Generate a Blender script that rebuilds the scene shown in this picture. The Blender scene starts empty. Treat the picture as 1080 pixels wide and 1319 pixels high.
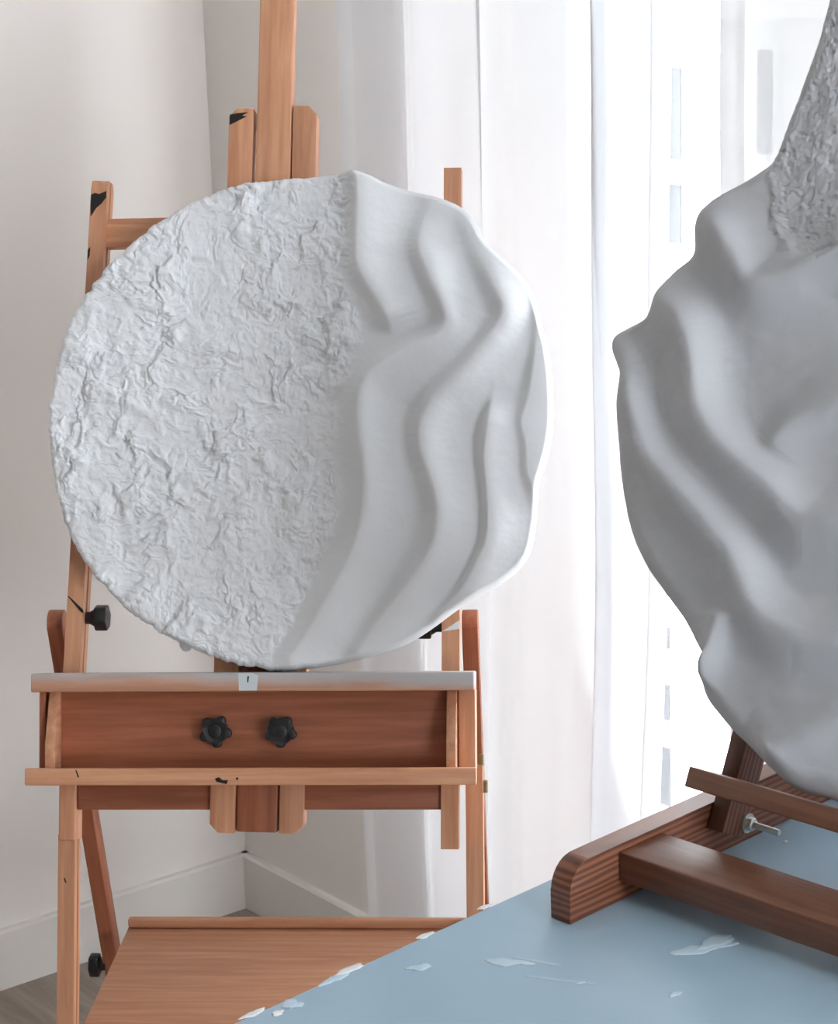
import bpy, bmesh, math, random
import numpy as np
from mathutils import Vector, Matrix

random.seed(4)
scene = bpy.context.scene
C = scene.collection

# ---------------------------------------------------------------- camera
F_PX, PITCH, ROLL, CAM_H = 2800.0, math.radians(13.967), math.radians(1.656), 1.55
CX, CY = 540.0, 659.5
fw = np.array([0, math.cos(PITCH), -math.sin(PITCH)])
rt0 = np.array([1.0, 0, 0]); dn0 = np.cross(fw, rt0)
rt = math.cos(ROLL) * rt0 + math.sin(ROLL) * dn0
dn = -math.sin(ROLL) * rt0 + math.cos(ROLL) * dn0
CAM = np.array([0, 0, CAM_H])
cam_data = bpy.data.cameras.new('camera')
cam_data.sensor_fit = 'HORIZONTAL'; cam_data.sensor_width = 36.0
cam_data.lens = F_PX / 1080.0 * 36.0
cam_data.clip_start = 0.05; cam_data.clip_end = 200
cam = bpy.data.objects.new('camera', cam_data); C.objects.link(cam)
cam.matrix_world = Matrix(((rt[0], -dn[0], -fw[0], 0), (rt[1], -dn[1], -fw[1], 0),
                           (rt[2], -dn[2], -fw[2], CAM_H), (0, 0, 0, 1)))
scene.camera = cam

# ---------------------------------------------------------------- sky and exposure
SKY = 19.0
world = bpy.data.worlds.new('sky'); scene.world = world; world.use_nodes = True
bg = world.node_tree.nodes['Background']
bg.inputs[0].default_value = (0.90, 0.92, 1.0, 1); bg.inputs[1].default_value = SKY
vs = scene.view_settings
vs.view_transform = 'Standard'; vs.look = 'None'; vs.gamma = 1.0; vs.use_curve_mapping = False
vs.exposure = 0.0


def ray(x, y):
    return rt * ((x - CX) / F_PX) + dn * ((y - CY) / F_PX) + fw


def on(x, y, P, n):
    d = ray(x, y)
    return CAM + d * (np.dot(np.asarray(P) - CAM, n) / np.dot(d, n))


def hdir(deg):
    a = math.radians(deg)
    return np.array([math.sin(a), math.cos(a), 0.0])


UP = np.array([0, 0, 1.0])

# ---------------------------------------------------------------- materials
def new_mat(name):
    m = bpy.data.materials.new(name); m.use_nodes = True
    nt = m.node_tree
    return m, nt, nt.nodes['Principled BSDF']


def lin(r, g, b):
    f = lambda c: (c / 255 / 12.92) if c / 255 <= 0.04045 else ((c / 255 + 0.055) / 1.055) ** 2.4
    return (f(r), f(g), f(b), 1)


def mat_plain(name, col, rough=0.6, metal=0.0, noise=0.0, nscale=20, bump=0.0, bscale=200, spec=0.5):
    m, nt, p = new_mat(name)
    p.inputs['Base Color'].default_value = col
    p.inputs['Roughness'].default_value = rough
    p.inputs['Metallic'].default_value = metal
    p.inputs['Specular IOR Level'].default_value = spec
    tc = nt.nodes.new('ShaderNodeTexCoord')
    if noise:
        n = nt.nodes.new('ShaderNodeTexNoise'); n.inputs['Scale'].default_value = nscale; n.inputs['Detail'].default_value = 4
        nt.links.new(tc.outputs['Object'], n.inputs['Vector'])
        mx = nt.nodes.new('ShaderNodeMix'); mx.data_type = 'RGBA'
        mx.inputs[6].default_value = tuple(c * (1 - noise) for c in col[:3]) + (1,)
        mx.inputs[7].default_value = tuple(min(1, c * (1 + noise)) for c in col[:3]) + (1,)
        nt.links.new(n.outputs['Fac'], mx.inputs[0]); nt.links.new(mx.outputs[2], p.inputs['Base Color'])
    if bump:
        n2 = nt.nodes.new('ShaderNodeTexNoise'); n2.inputs['Scale'].default_value = bscale; n2.inputs['Detail'].default_value = 5
        nt.links.new(tc.outputs['Object'], n2.inputs['Vector'])
        b = nt.nodes.new('ShaderNodeBump'); b.inputs['Strength'].default_value = bump; b.inputs['Distance'].default_value = 0.002
        nt.links.new(n2.outputs['Fac'], b.inputs['Height']); nt.links.new(b.outputs['Normal'], p.inputs['Normal'])
    return m


def mat_wood(name, light, dark, scale=1.0, stretch=18.0, contrast=(0.35, 0.7), rough=0.5, bump=0.05, rings=0.0,
             paint=None):
    """grain runs along the local X axis of each piece"""
    m, nt, p = new_mat(name)
    L = nt.links
    tc = nt.nodes.new('ShaderNodeTexCoord')
    oi = nt.nodes.new('ShaderNodeObjectInfo')
    add = nt.nodes.new('ShaderNodeVectorMath'); add.operation = 'ADD'
    mul = nt.nodes.new('ShaderNodeMath'); mul.operation = 'MULTIPLY'; mul.inputs[1].default_value = 37.0
    L.new(oi.outputs['Random'], mul.inputs[0]); L.new(mul.outputs[0], add.inputs[1]); L.new(tc.outputs['Object'], add.inputs[0])
    mp = nt.nodes.new('ShaderNodeMapping'); mp.inputs['Scale'].default_value = (scale * 4, scale * 4 * stretch, scale * 4 * stretch)
    L.new(add.outputs[0], mp.inputs['Vector'])
    n = nt.nodes.new('ShaderNodeTexNoise'); n.inputs['Scale'].default_value = 1.6; n.inputs['Detail'].default_value = 6
    n.inputs['Roughness'].default_value = 0.6; n.inputs['Distortion'].default_value = 0.4
    L.new(mp.outputs[0], n.inputs['Vector'])
    fac = n.outputs['Fac']
    if rings:
        mp2 = nt.nodes.new('ShaderNodeMapping'); mp2.inputs['Scale'].default_value = (0.10, 1.0, 0.3)
        L.new(add.outputs[0], mp2.inputs['Vector'])
        w = nt.nodes.new('ShaderNodeTexWave'); w.bands_direction = 'Y'; w.inputs['Scale'].default_value = rings
        w.inputs['Distortion'].default_value = 5.0; w.inputs['Detail'].default_value = 3; w.inputs['Detail Scale'].default_value = 1.0
        L.new(mp2.outputs[0], w.inputs['Vector'])
        mm = nt.nodes.new('ShaderNodeMix'); mm.data_type = 'FLOAT'; mm.inputs[0].default_value = 0.5
        L.new(n.outputs['Fac'], mm.inputs[2]); L.new(w.outputs['Fac'], mm.inputs[3]); fac = mm.outputs[0]
    cr = nt.nodes.new('ShaderNodeValToRGB')
    cr.color_ramp.elements[0].position = contrast[0]; cr.color_ramp.elements[0].color = dark
    cr.color_ramp.elements[1].position = contrast[1]; cr.color_ramp.elements[1].color = light
    L.new(fac, cr.inputs[0])
    # a slight overall tone difference from piece to piece
    hv = nt.nodes.new('ShaderNodeHueSaturation')
    mr = nt.nodes.new('ShaderNodeMapRange'); mr.inputs[3].default_value = 0.9; mr.inputs[4].default_value = 1.1
    L.new(oi.outputs['Random'], mr.inputs[0]); L.new(mr.outputs[0], hv.inputs['Value']); L.new(cr.outputs[0], hv.inputs['Color'])
    out = hv.outputs[0]
    if paint:
        # smeared paint film, thickest along the top edge of the board
        sp = nt.nodes.new('ShaderNodeSeparateXYZ'); L.new(tc.outputs['Object'], sp.inputs[0])
        pn = nt.nodes.new('ShaderNodeTexNoise'); pn.inputs['Scale'].default_value = 9; pn.inputs['Detail'].default_value = 5
        mp3 = nt.nodes.new('ShaderNodeMapping'); mp3.inputs['Scale'].default_value = (1, 3, 3)
        L.new(tc.outputs['Object'], mp3.inputs[0]); L.new(mp3.outputs[0], pn.inputs['Vector'])
        ma = nt.nodes.new('ShaderNodeMath'); ma.operation = 'MULTIPLY_ADD'; ma.inputs[1].default_value = 38.0; ma.inputs[2].default_value = -0.02
        L.new(sp.outputs[1], ma.inputs[0])
        mb = nt.nodes.new('ShaderNodeMath'); mb.operation = 'ADD'; L.new(ma.outputs[0], mb.inputs[0]); L.new(pn.outputs['Fac'], mb.inputs[1])
        # more paint towards the right-hand end
        mc = nt.nodes.new('ShaderNodeMath'); mc.operation = 'MULTIPLY_ADD'; mc.inputs[1].default_value = 0.8; L.new(sp.outputs[0], mc.inputs[0]); L.new(mb.outputs[0], mc.inputs[2])
        rr = nt.nodes.new('ShaderNodeValToRGB'); rr.color_ramp.elements[0].position = 0.25; rr.color_ramp.elements[1].position = 0.72
        L.new(mc.outputs[0], rr.inputs[0])
        pm = nt.nodes.new('ShaderNodeMath'); pm.operation = 'MULTIPLY'; pm.inputs[1].default_value = 0.72; L.new(rr.outputs[0], pm.inputs[0])
        mx = nt.nodes.new('ShaderNodeMix'); mx.data_type = 'RGBA'; mx.inputs[7].default_value = paint
        L.new(pm.outputs[0], mx.inputs[0]); L.new(out, mx.inputs[6]); out = mx.outputs[2]
    L.new(out, p.inputs['Base Color'])
    p.inputs['Roughness'].default_value = rough
    b = nt.nodes.new('ShaderNodeBump'); b.inputs['Strength'].default_value = bump; b.inputs['Distance'].default_value = 0.001
    L.new(fac, b.inputs['Height']); L.new(b.outputs['Normal'], p.inputs['Normal'])
    return m


M_wall = mat_plain('wall_paint', lin(247, 241, 236), 0.9, noise=0.012, nscale=3, bump=0.05, bscale=120, spec=0.2)
M_ceil = mat_plain('ceiling_paint', lin(240, 238, 235), 0.9, spec=0.2)
M_base = mat_plain('baseboard_paint', lin(238, 233, 227), 0.55, noise=0.02, nscale=8)
M_floor = mat_wood('floor_boards', lin(168, 156, 144), lin(138, 124, 112), 0.5, 10, rough=0.6)
M_beech = mat_wood('oiled_beech', lin(214, 160, 124), lin(190, 132, 98), 1.0, 16, rough=0.5, bump=0.04)
M_beech_dark = mat_wood('darker_beech', lin(172, 104, 74), lin(142, 82, 56), 1.0, 16, rough=0.5, bump=0.05)
M_ledge = mat_wood('beech_with_paint_film', lin(206, 158, 130), lin(184, 134, 106), 1.0, 16, rough=0.55, bump=0.05,
                   paint=lin(176, 186, 192))
M_pine = mat_wood('stained_pine', lin(130, 80, 55), lin(86, 48, 33), 1.3, 14, (0.28, 0.72), rough=0.42, bump=0.15, rings=55)
M_pine_bar = mat_wood('stained_pine_bar', lin(126, 80, 55), lin(98, 58, 40), 1.2, 22, (0.3, 0.7), rough=0.42, bump=0.08)
M_black = mat_plain('black_plastic', (0.012, 0.012, 0.014, 1), 0.38)
M_steel = mat_plain('zinc_steel', (0.62, 0.60, 0.56, 1), 0.3, 1.0)
M_brass = mat_plain('dull_brass', (0.30, 0.24, 0.13, 1), 0.45, 1.0)
M_char = mat_plain('charcoal_smudge', (0.012, 0.011, 0.010, 1), 0.9)
M_tape = mat_plain('masking_tape', lin(206, 212, 216), 0.7)
M_white_paint = mat_plain('dried_white_paint', lin(226, 228, 228), 0.6)
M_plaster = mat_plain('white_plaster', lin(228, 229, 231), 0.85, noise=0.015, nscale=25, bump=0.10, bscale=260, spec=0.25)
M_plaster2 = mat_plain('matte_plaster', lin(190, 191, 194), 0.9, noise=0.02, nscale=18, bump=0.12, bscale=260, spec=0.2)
M_frame = mat_plain('white_lacquer', lin(244, 243, 242), 0.35)
M_facade = mat_plain('facade_render', lin(240, 238, 234), 0.9, noise=0.02, nscale=1.0)
M_fwin = mat_plain('facade_glass', lin(50, 50, 53), 0.5, spec=0.2)
M_street = mat_plain('street_paving', lin(190, 188, 184), 0.9, noise=0.05, nscale=0.6)
M_legs = mat_plain('table_leg_paint', lin(210, 210, 208), 0.5)

# work table: pale blue paint with faint scuffs
M_table, nt, p = new_mat('pale_blue_table_paint')
tc = nt.nodes.new('ShaderNodeTexCoord')
n1 = nt.nodes.new('ShaderNodeTexNoise'); n1.inputs['Scale'].default_value = 5; n1.inputs['Detail'].default_value = 5
nt.links.new(tc.outputs['Object'], n1.inputs['Vector'])
cr = nt.nodes.new('ShaderNodeValToRGB')
cr.color_ramp.elements[0].position = 0.3; cr.color_ramp.elements[0].color = lin(158, 186, 204)
cr.color_ramp.elements[1].position = 0.72; cr.color_ramp.elements[1].color = lin(172, 198, 214)
nt.links.new(n1.outputs['Fac'], cr.inputs[0])
mp = nt.nodes.new('ShaderNodeMapping'); mp.inputs['Rotation'].default_value = (0, 0, 0.5); mp.inputs['Scale'].default_value = (5, 34, 1)
nt.links.new(tc.outputs['Object'], mp.inputs[0])
n2 = nt.nodes.new('ShaderNodeTexNoise'); n2.inputs['Scale'].default_value = 1.0; n2.inputs['Detail'].default_value = 3
nt.links.new(mp.outputs[0], n2.inputs['Vector'])
cr2 = nt.nodes.new('ShaderNodeValToRGB'); cr2.color_ramp.elements[0].position = 0.69; cr2.color_ramp.elements[1].position = 0.80
nt.links.new(n2.outputs['Fac'], cr2.inputs[0])
sc = nt.nodes.new('ShaderNodeMath'); sc.operation = 'MULTIPLY'; sc.inputs[1].default_value = 0.35
nt.links.new(cr2.outputs[0], sc.inputs[0])
mx = nt.nodes.new('ShaderNodeMix'); mx.data_type = 'RGBA'; mx.inputs[7].default_value = lin(205, 216, 222)
nt.links.new(sc.outputs[0], mx.inputs[0]); nt.links.new(cr.outputs[0], mx.inputs[6])
nt.links.new(mx.outputs[2], p.inputs['Base Color'])
p.inputs['Roughness'].default_value = 0.42

# sheer voile
def mat_sheer(name, transp, transl):
    m = bpy.data.materials.new(name); m.use_nodes = True
    nt = m.node_tree; nt.nodes.remove(nt.nodes['Principled BSDF'])
    out = nt.nodes['Material Output']
    tr = nt.nodes.new('ShaderNodeBsdfTransparent'); tr.inputs[0].default_value = (1, 1, 1, 1)
    tl = nt.nodes.new('ShaderNodeBsdfTranslucent'); tl.inputs[0].default_value = (0.93, 0.93, 0.95, 1)
    df = nt.nodes.new('ShaderNodeBsdfDiffuse'); df.inputs[0].default_value = (0.9, 0.9, 0.92, 1)
    a = nt.nodes.new('ShaderNodeMixShader'); a.inputs[0].default_value = transl
    nt.links.new(df.outputs[0], a.inputs[1]); nt.links.new(tl.outputs[0], a.inputs[2])
    # fine weave: transparency varies slightly with the thread pattern
    tc = nt.nodes.new('ShaderNodeTexCoord')
    n = nt.nodes.new('ShaderNodeTexNoise'); n.inputs['Scale'].default_value = 60
    mp = nt.nodes.new('ShaderNodeMapping'); mp.inputs['Scale'].default_value = (4, 4, 0.25)
    nt.links.new(tc.outputs['Object'], mp.inputs[0]); nt.links.new(mp.outputs[0], n.inputs['Vector'])
    mr = nt.nodes.new('ShaderNodeMapRange'); mr.inputs[3].default_value = transp * 0.93; mr.inputs[4].default_value = transp * 1.07
    nt.links.new(n.outputs['Fac'], mr.inputs[0])
    b = nt.nodes.new('ShaderNodeMixShader'); nt.links.new(mr.outputs[0], b.inputs[0])
    nt.links.new(a.outputs[0], b.inputs[1]); nt.links.new(tr.outputs[0], b.inputs[2])
    nt.links.new(b.outputs[0], out.inputs[0])
    return m


M_sheer = mat_sheer('white_voile', 0.040, 0.078)
M_hem = mat_sheer('voile_hem', 0.015, 0.12)
M_sheer2 = mat_sheer('denser_voile', 0.026, 0.050)
M_hem2 = mat_sheer('denser_voile_hem', 0.020, 0.036)
# clear pane
M_glass = bpy.data.materials.new('window_glass'); M_glass.use_nodes = True
nt = M_glass.node_tree; nt.nodes.remove(nt.nodes['Principled BSDF'])
tr = nt.nodes.new('ShaderNodeBsdfTransparent'); tr.inputs[0].default_value = (0.96, 0.98, 0.97, 1)
gl = nt.nodes.new('ShaderNodeBsdfGlossy'); gl.inputs['Roughness'].default_value = 0.02
fr = nt.nodes.new('ShaderNodeFresnel'); fr.inputs[0].default_value = 1.3
ms = nt.nodes.new('ShaderNodeMixShader')
nt.links.new(fr.outputs[0], ms.inputs[0]); nt.links.new(tr.outputs[0], ms.inputs[1]); nt.links.new(gl.outputs[0], ms.inputs[2])
nt.links.new(ms.outputs[0], nt.nodes['Material Output'].inputs[0])

# ---------------------------------------------------------------- object helpers
def link(o, parent=None):
    C.objects.link(o)
    if parent is not None:
        o.parent = parent
        o.matrix_parent_inverse = Matrix.Identity(4)
    return o


def world_loc(o):
    return np.array(WL.get(o.name, (0, 0, 0)))


WL = {}     # object -> full world matrix (kept here: nothing is evaluated while building)


def place(o, Mw, parent=None):
    C.objects.link(o)
    WL[o.name] = Mw.copy()
    if parent is not None:
        o.parent = parent
        o.matrix_basis = WL[parent.name].inverted() @ Mw
    else:
        o.matrix_basis = Mw
    return o


def tag(o, label, cat, group=None):
    o['label'] = label; o['category'] = cat
    if group: o['group'] = group
    return o


def thing(name, loc, label, cat, group=None):
    o = bpy.data.objects.new(name, None); o.empty_display_size = 0.05
    place(o, Matrix.Translation(Vector(loc)))
    return tag(o, label, cat, group)


def frame(c, X, Y, Z):
    return Matrix(((X[0], Y[0], Z[0], c[0]), (X[1], Y[1], Z[1], c[1]), (X[2], Y[2], Z[2], c[2]), (0, 0, 0, 1)))


def finish(bm, name, mat, Mw, parent=None, smooth=False, angle=None):
    bmesh.ops.recalc_face_normals(bm, faces=bm.faces)
    me = bpy.data.meshes.new(name); bm.to_mesh(me); bm.free()
    me.materials.append(mat)
    if smooth:
        for f in me.polygons: f.use_smooth = True
        if angle: me.set_sharp_from_angle(angle=math.radians(angle))
    o = bpy.data.objects.new(name, me)
    return place(o, Mw, parent)


def wbox(name, parent, c, X, Y, Z, hx, hy, hz, mat, bev=0.0015):
    """box with local axes X, Y, Z (X = grain) and half sizes"""
    bm = bmesh.new()
    bmesh.ops.create_cube(bm, size=2)
    for v in bm.verts: v.co = Vector((v.co.x * hx, v.co.y * hy, v.co.z * hz))
    if bev: bmesh.ops.bevel(bm, geom=list(bm.edges), offset=bev, segments=2, affect='EDGES', profile=0.5)
    return finish(bm, name, mat, frame(c, X, Y, Z), parent, True, 50)


def prism(name, parent, poly, h0, h1, Mw, mat, bev=0.0, smooth=False):
    """2-D polygon in local XY extruded from z=h0 to z=h1"""
    bm = bmesh.new()
    a = [bm.verts.new((x, y, h0)) for x, y in poly]; b = [bm.verts.new((x, y, h1)) for x, y in poly]
    n = len(poly)
    bm.faces.new(a[::-1]); bm.faces.new(b)
    for i in range(n): bm.faces.new((a[i], a[(i + 1) % n], b[(i + 1) % n], b[i]))
    if bev:
        bmesh.ops.bevel(bm, geom=list(bm.edges), offset=bev, segments=2, affect='EDGES', profile=0.5)
    return finish(bm, name, mat, Mw, parent, smooth, 40)


def lathe(name, parent, prof, Mw, mat, seg=32):
    """profile [(r, z)] turned about local Z"""
    bm = bmesh.new(); rings = []
    for r, z in prof:
        rings.append([bm.verts.new((r * math.cos(2 * math.pi * k / seg), r * math.sin(2 * math.pi * k / seg), z)) for k in range(seg)])
    for i in range(len(rings) - 1):
        for k in range(seg):
            bm.faces.new((rings[i][k], rings[i][(k + 1) % seg], rings[i + 1][(k + 1) % seg], rings[i + 1][k]))
    bm.faces.new(rings[0][::-1]); bm.faces.new(rings[-1])
    return finish(bm, name, mat, Mw, parent, True, 40)


def struct(o):
    o['kind'] = 'structure'; return o


# ---------------------------------------------------------------- the room
WALL_YAW = 52.05
hA = hdir(WALL_YAW)                 # along the left wall, away from the camera
ws = hdir(WALL_YAW + 90)            # along the window wall, away from the corner
wt = -hA                            # into the room
CORNER = on(320, 1163, np.zeros(3), UP)
ROOM_S, ROOM_T, ROOM_H = 4.9, 5.6, 2.75
WALL_TH = 0.24


def rp(s, t, z): return CORNER + ws * s + wt * t + UP * z


RM = frame((0, 0, 0), ws, wt, UP)   # room axes (s, t, z)


def px_s(x, y, t):
    """s coordinate on the plane t = const, parallel to the window wall, seen at a pixel"""
    P = on(x, y, rp(0, t, 0), wt); d = P - CORNER
    return float(np.dot(d, ws)), float(d[2])


def rbox(name, s0, s1, t0, t1, z0, z1, mat, parent=None, bev=0.0):
    Mw = frame(rp((s0 + s1) / 2, (t0 + t1) / 2, (z0 + z1) / 2), ws, wt, UP)
    bm = bmesh.new(); bmesh.ops.create_cube(bm, size=2)
    for v in bm.verts: v.co = Vector((v.co.x * abs(s1 - s0) / 2, v.co.y * abs(t1 - t0) / 2, v.co.z * abs(z1 - z0) / 2))
    if bev: bmesh.ops.bevel(bm, geom=list(bm.edges), offset=bev, segments=2, affect='EDGES', profile=0.5)
    return finish(bm, name, mat, Mw, parent, bool(bev), 50)


BASE_H = on(322, 1088, rp(0, 0, 0), fw)[2]
WIN_S0 = px_s(557, 200, 0)[0]; WIN_S1 = 4.7; WIN_Z0, WIN_Z1 = 0.10, 2.45

struct(rbox('floor', -0.3, ROOM_S + 0.3, -WALL_TH, ROOM_T + 0.3, -0.12, 0, M_floor))
struct(rbox('ceiling', -0.3, ROOM_S + 0.3, -WALL_TH, ROOM_T + 0.3, ROOM_H, ROOM_H + 0.12, M_ceil))
struct(rbox('wall_left', -0.2, 0, -WALL_TH, ROOM_T, 0, ROOM_H, M_wall))
# right-hand wall: unseen tall window opening, added to light relief and left wall
SW_T0, SW_T1, SW_Z0, SW_Z1 = 0.12, 1.30, 0.15, 2.65
bm = bmesh.new()
for t0, t1, z0, z1 in ((-WALL_TH, SW_T0, 0, ROOM_H), (SW_T1, ROOM_T, 0, ROOM_H), (SW_T0, SW_T1, 0, SW_Z0), (SW_T0, SW_T1, SW_Z1, ROOM_H)):
    r = bmesh.ops.create_cube(bm, size=1)
    for v in r['verts']:
        v.co = Vector((ROOM_S + 0.1 + v.co.x * 0.2, (t0 + t1) / 2 + v.co.y * (t1 - t0), (z0 + z1) / 2 + v.co.z * (z1 - z0)))
struct(finish(bm, 'wall_right', M_wall, frame(CORNER, ws, wt, UP)))
struct(rbox('wall_rear', -0.2, ROOM_S + 0.2, ROOM_T, ROOM_T + 0.2, 0, ROOM_H, M_wall))
# window wall with its opening
bm = bmesh.new()
for s0, s1, z0, z1 in ((0, WIN_S0, 0, ROOM_H), (WIN_S1, ROOM_S, 0, ROOM_H), (WIN_S0, WIN_S1, 0, WIN_Z0), (WIN_S0, WIN_S1, WIN_Z1, ROOM_H)):
    r = bmesh.ops.create_cube(bm, size=1)
    for v in r['verts']:
        v.co = Vector(((s0 + s1) / 2 + v.co.x * (s1 - s0), -WALL_TH / 2 + v.co.y * WALL_TH, (z0 + z1) / 2 + v.co.z * (z1 - z0)))
struct(finish(bm, 'wall_window', M_wall, frame(CORNER, ws, wt, UP)))


def baseboard(name, Mw, length):
    # moulded section: flat face with a bevelled top edge
    prof = [(0, 0), (0.016, 0), (0.014, BASE_H - 0.004), (0.010, BASE_H), (0, BASE_H)]
    bm = bmesh.new()
    a = [bm.verts.new((0, x, z)) for x, z in prof]; b = [bm.verts.new((length, x, z)) for x, z in prof]
    n = len(prof)
    bm.faces.new(a); bm.faces.new(b[::-1])
    for i in range(n): bm.faces.new((a[i], a[(i + 1) % n], b[(i + 1) % n], b[i]))
    return struct(finish(bm, name, M_base, Mw))


baseboard('baseboard_left', frame(CORNER, wt, ws, UP), ROOM_T)
baseboard('baseboard_window', frame(CORNER, ws, wt, UP), WIN_S0)

# window: outer frame, mullions, panes
win = bpy.data.objects.new('window_1', None)
place(win, Matrix.Translation(Vector(rp((WIN_S0 + WIN_S1) / 2, -0.19, WIN_Z0)))); struct(win)
FT0, FT1 = -0.225, -0.165
fwid = 0.06
rbox('window_frame', WIN_S0, WIN_S0 + fwid, FT0, FT1, WIN_Z0, WIN_Z1, M_frame, win, 0.004)
rbox('window_frame', WIN_S1 - fwid, WIN_S1, FT0, FT1, WIN_Z0, WIN_Z1, M_frame, win, 0.004)
rbox('window_frame', WIN_S0 + fwid, WIN_S1 - fwid, FT0, FT1, WIN_Z0, WIN_Z0 + 0.08, M_frame, win, 0.004)
rbox('window_frame', WIN_S0 + fwid, WIN_S1 - fwid, FT0, FT1, WIN_Z1 - 0.06, WIN_Z1, M_frame, win, 0.004)
MULL = [2.45, 3.55]
for m_s in MULL:
    rbox('mullion', m_s - 0.03, m_s + 0.03, FT0, FT1, WIN_Z0 + 0.08, WIN_Z1 - 0.06, M_frame, win, 0.004)
edges = [WIN_S0 + fwid - 0.03] + MULL + [WIN_S1 - fwid + 0.03]
for s0, s1 in zip(edges, edges[1:]):
    rbox('pane', s0 + 0.03, s1 - 0.03, -0.198, -0.192, WIN_Z0 + 0.08, WIN_Z1 - 0.06, M_glass, win)

fill_win = bpy.data.objects.new('added_fill_window', None)  # invented window out of view, there only to bring in extra daylight
place(fill_win, Matrix.Translation(Vector(rp(ROOM_S + 0.12, (SW_T0 + SW_T1) / 2, SW_Z0)))); struct(fill_win)
SW_M = (SW_T0 + SW_T1) / 2
for t0, t1 in ((SW_T0, SW_T0 + 0.05), (SW_M - 0.03, SW_M + 0.03), (SW_T1 - 0.05, SW_T1)):
    rbox('window_frame', ROOM_S + 0.09, ROOM_S + 0.15, t0, t1, SW_Z0, SW_Z1, M_frame, fill_win, 0.004)
for t0, t1 in ((SW_T0 + 0.05, SW_M - 0.03), (SW_M + 0.03, SW_T1 - 0.05)):
    for z0, z1 in ((SW_Z0, SW_Z0 + 0.06), (SW_Z1 - 0.06, SW_Z1)):
        rbox('window_frame', ROOM_S + 0.09, ROOM_S + 0.15, t0, t1, z0, z1, M_frame, fill_win, 0.004)
    rbox('pane', ROOM_S + 0.117, ROOM_S + 0.123, t0, t1, SW_Z0 + 0.06, SW_Z1 - 0.06, M_glass, fill_win)

# daylight portal in the opening (guides sampling of the sky, emits nothing itself)
pd = bpy.data.lights.new('window_portal', 'AREA'); pd.shape = 'RECTANGLE'
pd.size = WIN_S1 - WIN_S0; pd.size_y = WIN_Z1 - WIN_Z0; pd.cycles.is_portal = True
po = bpy.data.objects.new('window_portal', pd)
# area lights shine along local -Z
place(po, frame(rp((WIN_S0 + WIN_S1) / 2, -0.30, (WIN_Z0 + WIN_Z1) / 2), ws, UP, -wt))

pd2 = bpy.data.lights.new('fill_window_portal', 'AREA'); pd2.shape = 'RECTANGLE'  # sampling portal for the added window
pd2.size = SW_T1 - SW_T0; pd2.size_y = SW_Z1 - SW_Z0; pd2.cycles.is_portal = True
place(bpy.data.objects.new('fill_window_portal', pd2), frame(rp(ROOM_S + 0.22, SW_M, (SW_Z0 + SW_Z1) / 2), wt, UP, ws))

# ---------------------------------------------------------------- outside: street and the house opposite
FAC_T = -11.0
street = struct(rbox('street', -30, 36, -40, -0.6, -9.2, -9.0, M_street))


def fac(x, y):
    P = on(x, y, rp(0, FAC_T, 0), wt) - CORNER
    return float(np.dot(P, ws)), float(P[2])


house = thing('apartment_building', rp(-4, FAC_T, -9.0), 'pale sunlit house front with tall windows, seen outside through the sheer curtains', 'building')
rbox('facade', -28, 30, FAC_T - 6, FAC_T, -9.0, 7.0, M_facade, house)


def fwindow(x0, y0, x1, y1, sill=True):
    (a, zt), (b, _) = fac(x0, y0), fac(x1, y0)
    _, zb = fac((x0 + x1) / 2, y1)
    a, b = sorted((a, b))
    w = rbox('window', a, b, FAC_T, FAC_T + 0.05, zb, zt, M_facade, house)
    rbox('pane', a + 0.05, b - 0.05, FAC_T + 0.05, FAC_T + 0.07, zb + 0.05, zt - 0.05, M_fwin, w)
    if sill: rbox('sill', a - 0.1, b + 0.1, FAC_T, FAC_T + 0.22, zb - 0.12, zb, M_facade, w)


for r in ((862, 78, 890, 212), (978, 55, 1008, 205), (862, 228, 890, 320), (834, 348, 880, 366),
          (842, 792, 874, 838), (843, 866, 874, 930), (844, 938, 875, 1040), (905, 800, 960, 842)):
    fwindow(*r)
for k in range(5):
    for z in (-6.6, -2.2, 2.0):
        s0 = 6 + 3.2 * k
        w = rbox('window', s0, s0 + 1.2, FAC_T, FAC_T + 0.05, z, z + 2.2, M_facade, house)
        rbox('pane', s0 + 0.06, s0 + 1.14, FAC_T + 0.05, FAC_T + 0.07, z + 0.06, z + 2.14, M_fwin, w)
rbox('cornice', -28, 30, FAC_T, FAC_T + 0.35, fac(860, 22)[1] , fac(860, 8)[1], M_facade, house)

# ---------------------------------------------------------------- sheer curtains
CUR_T = 0.10


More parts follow.
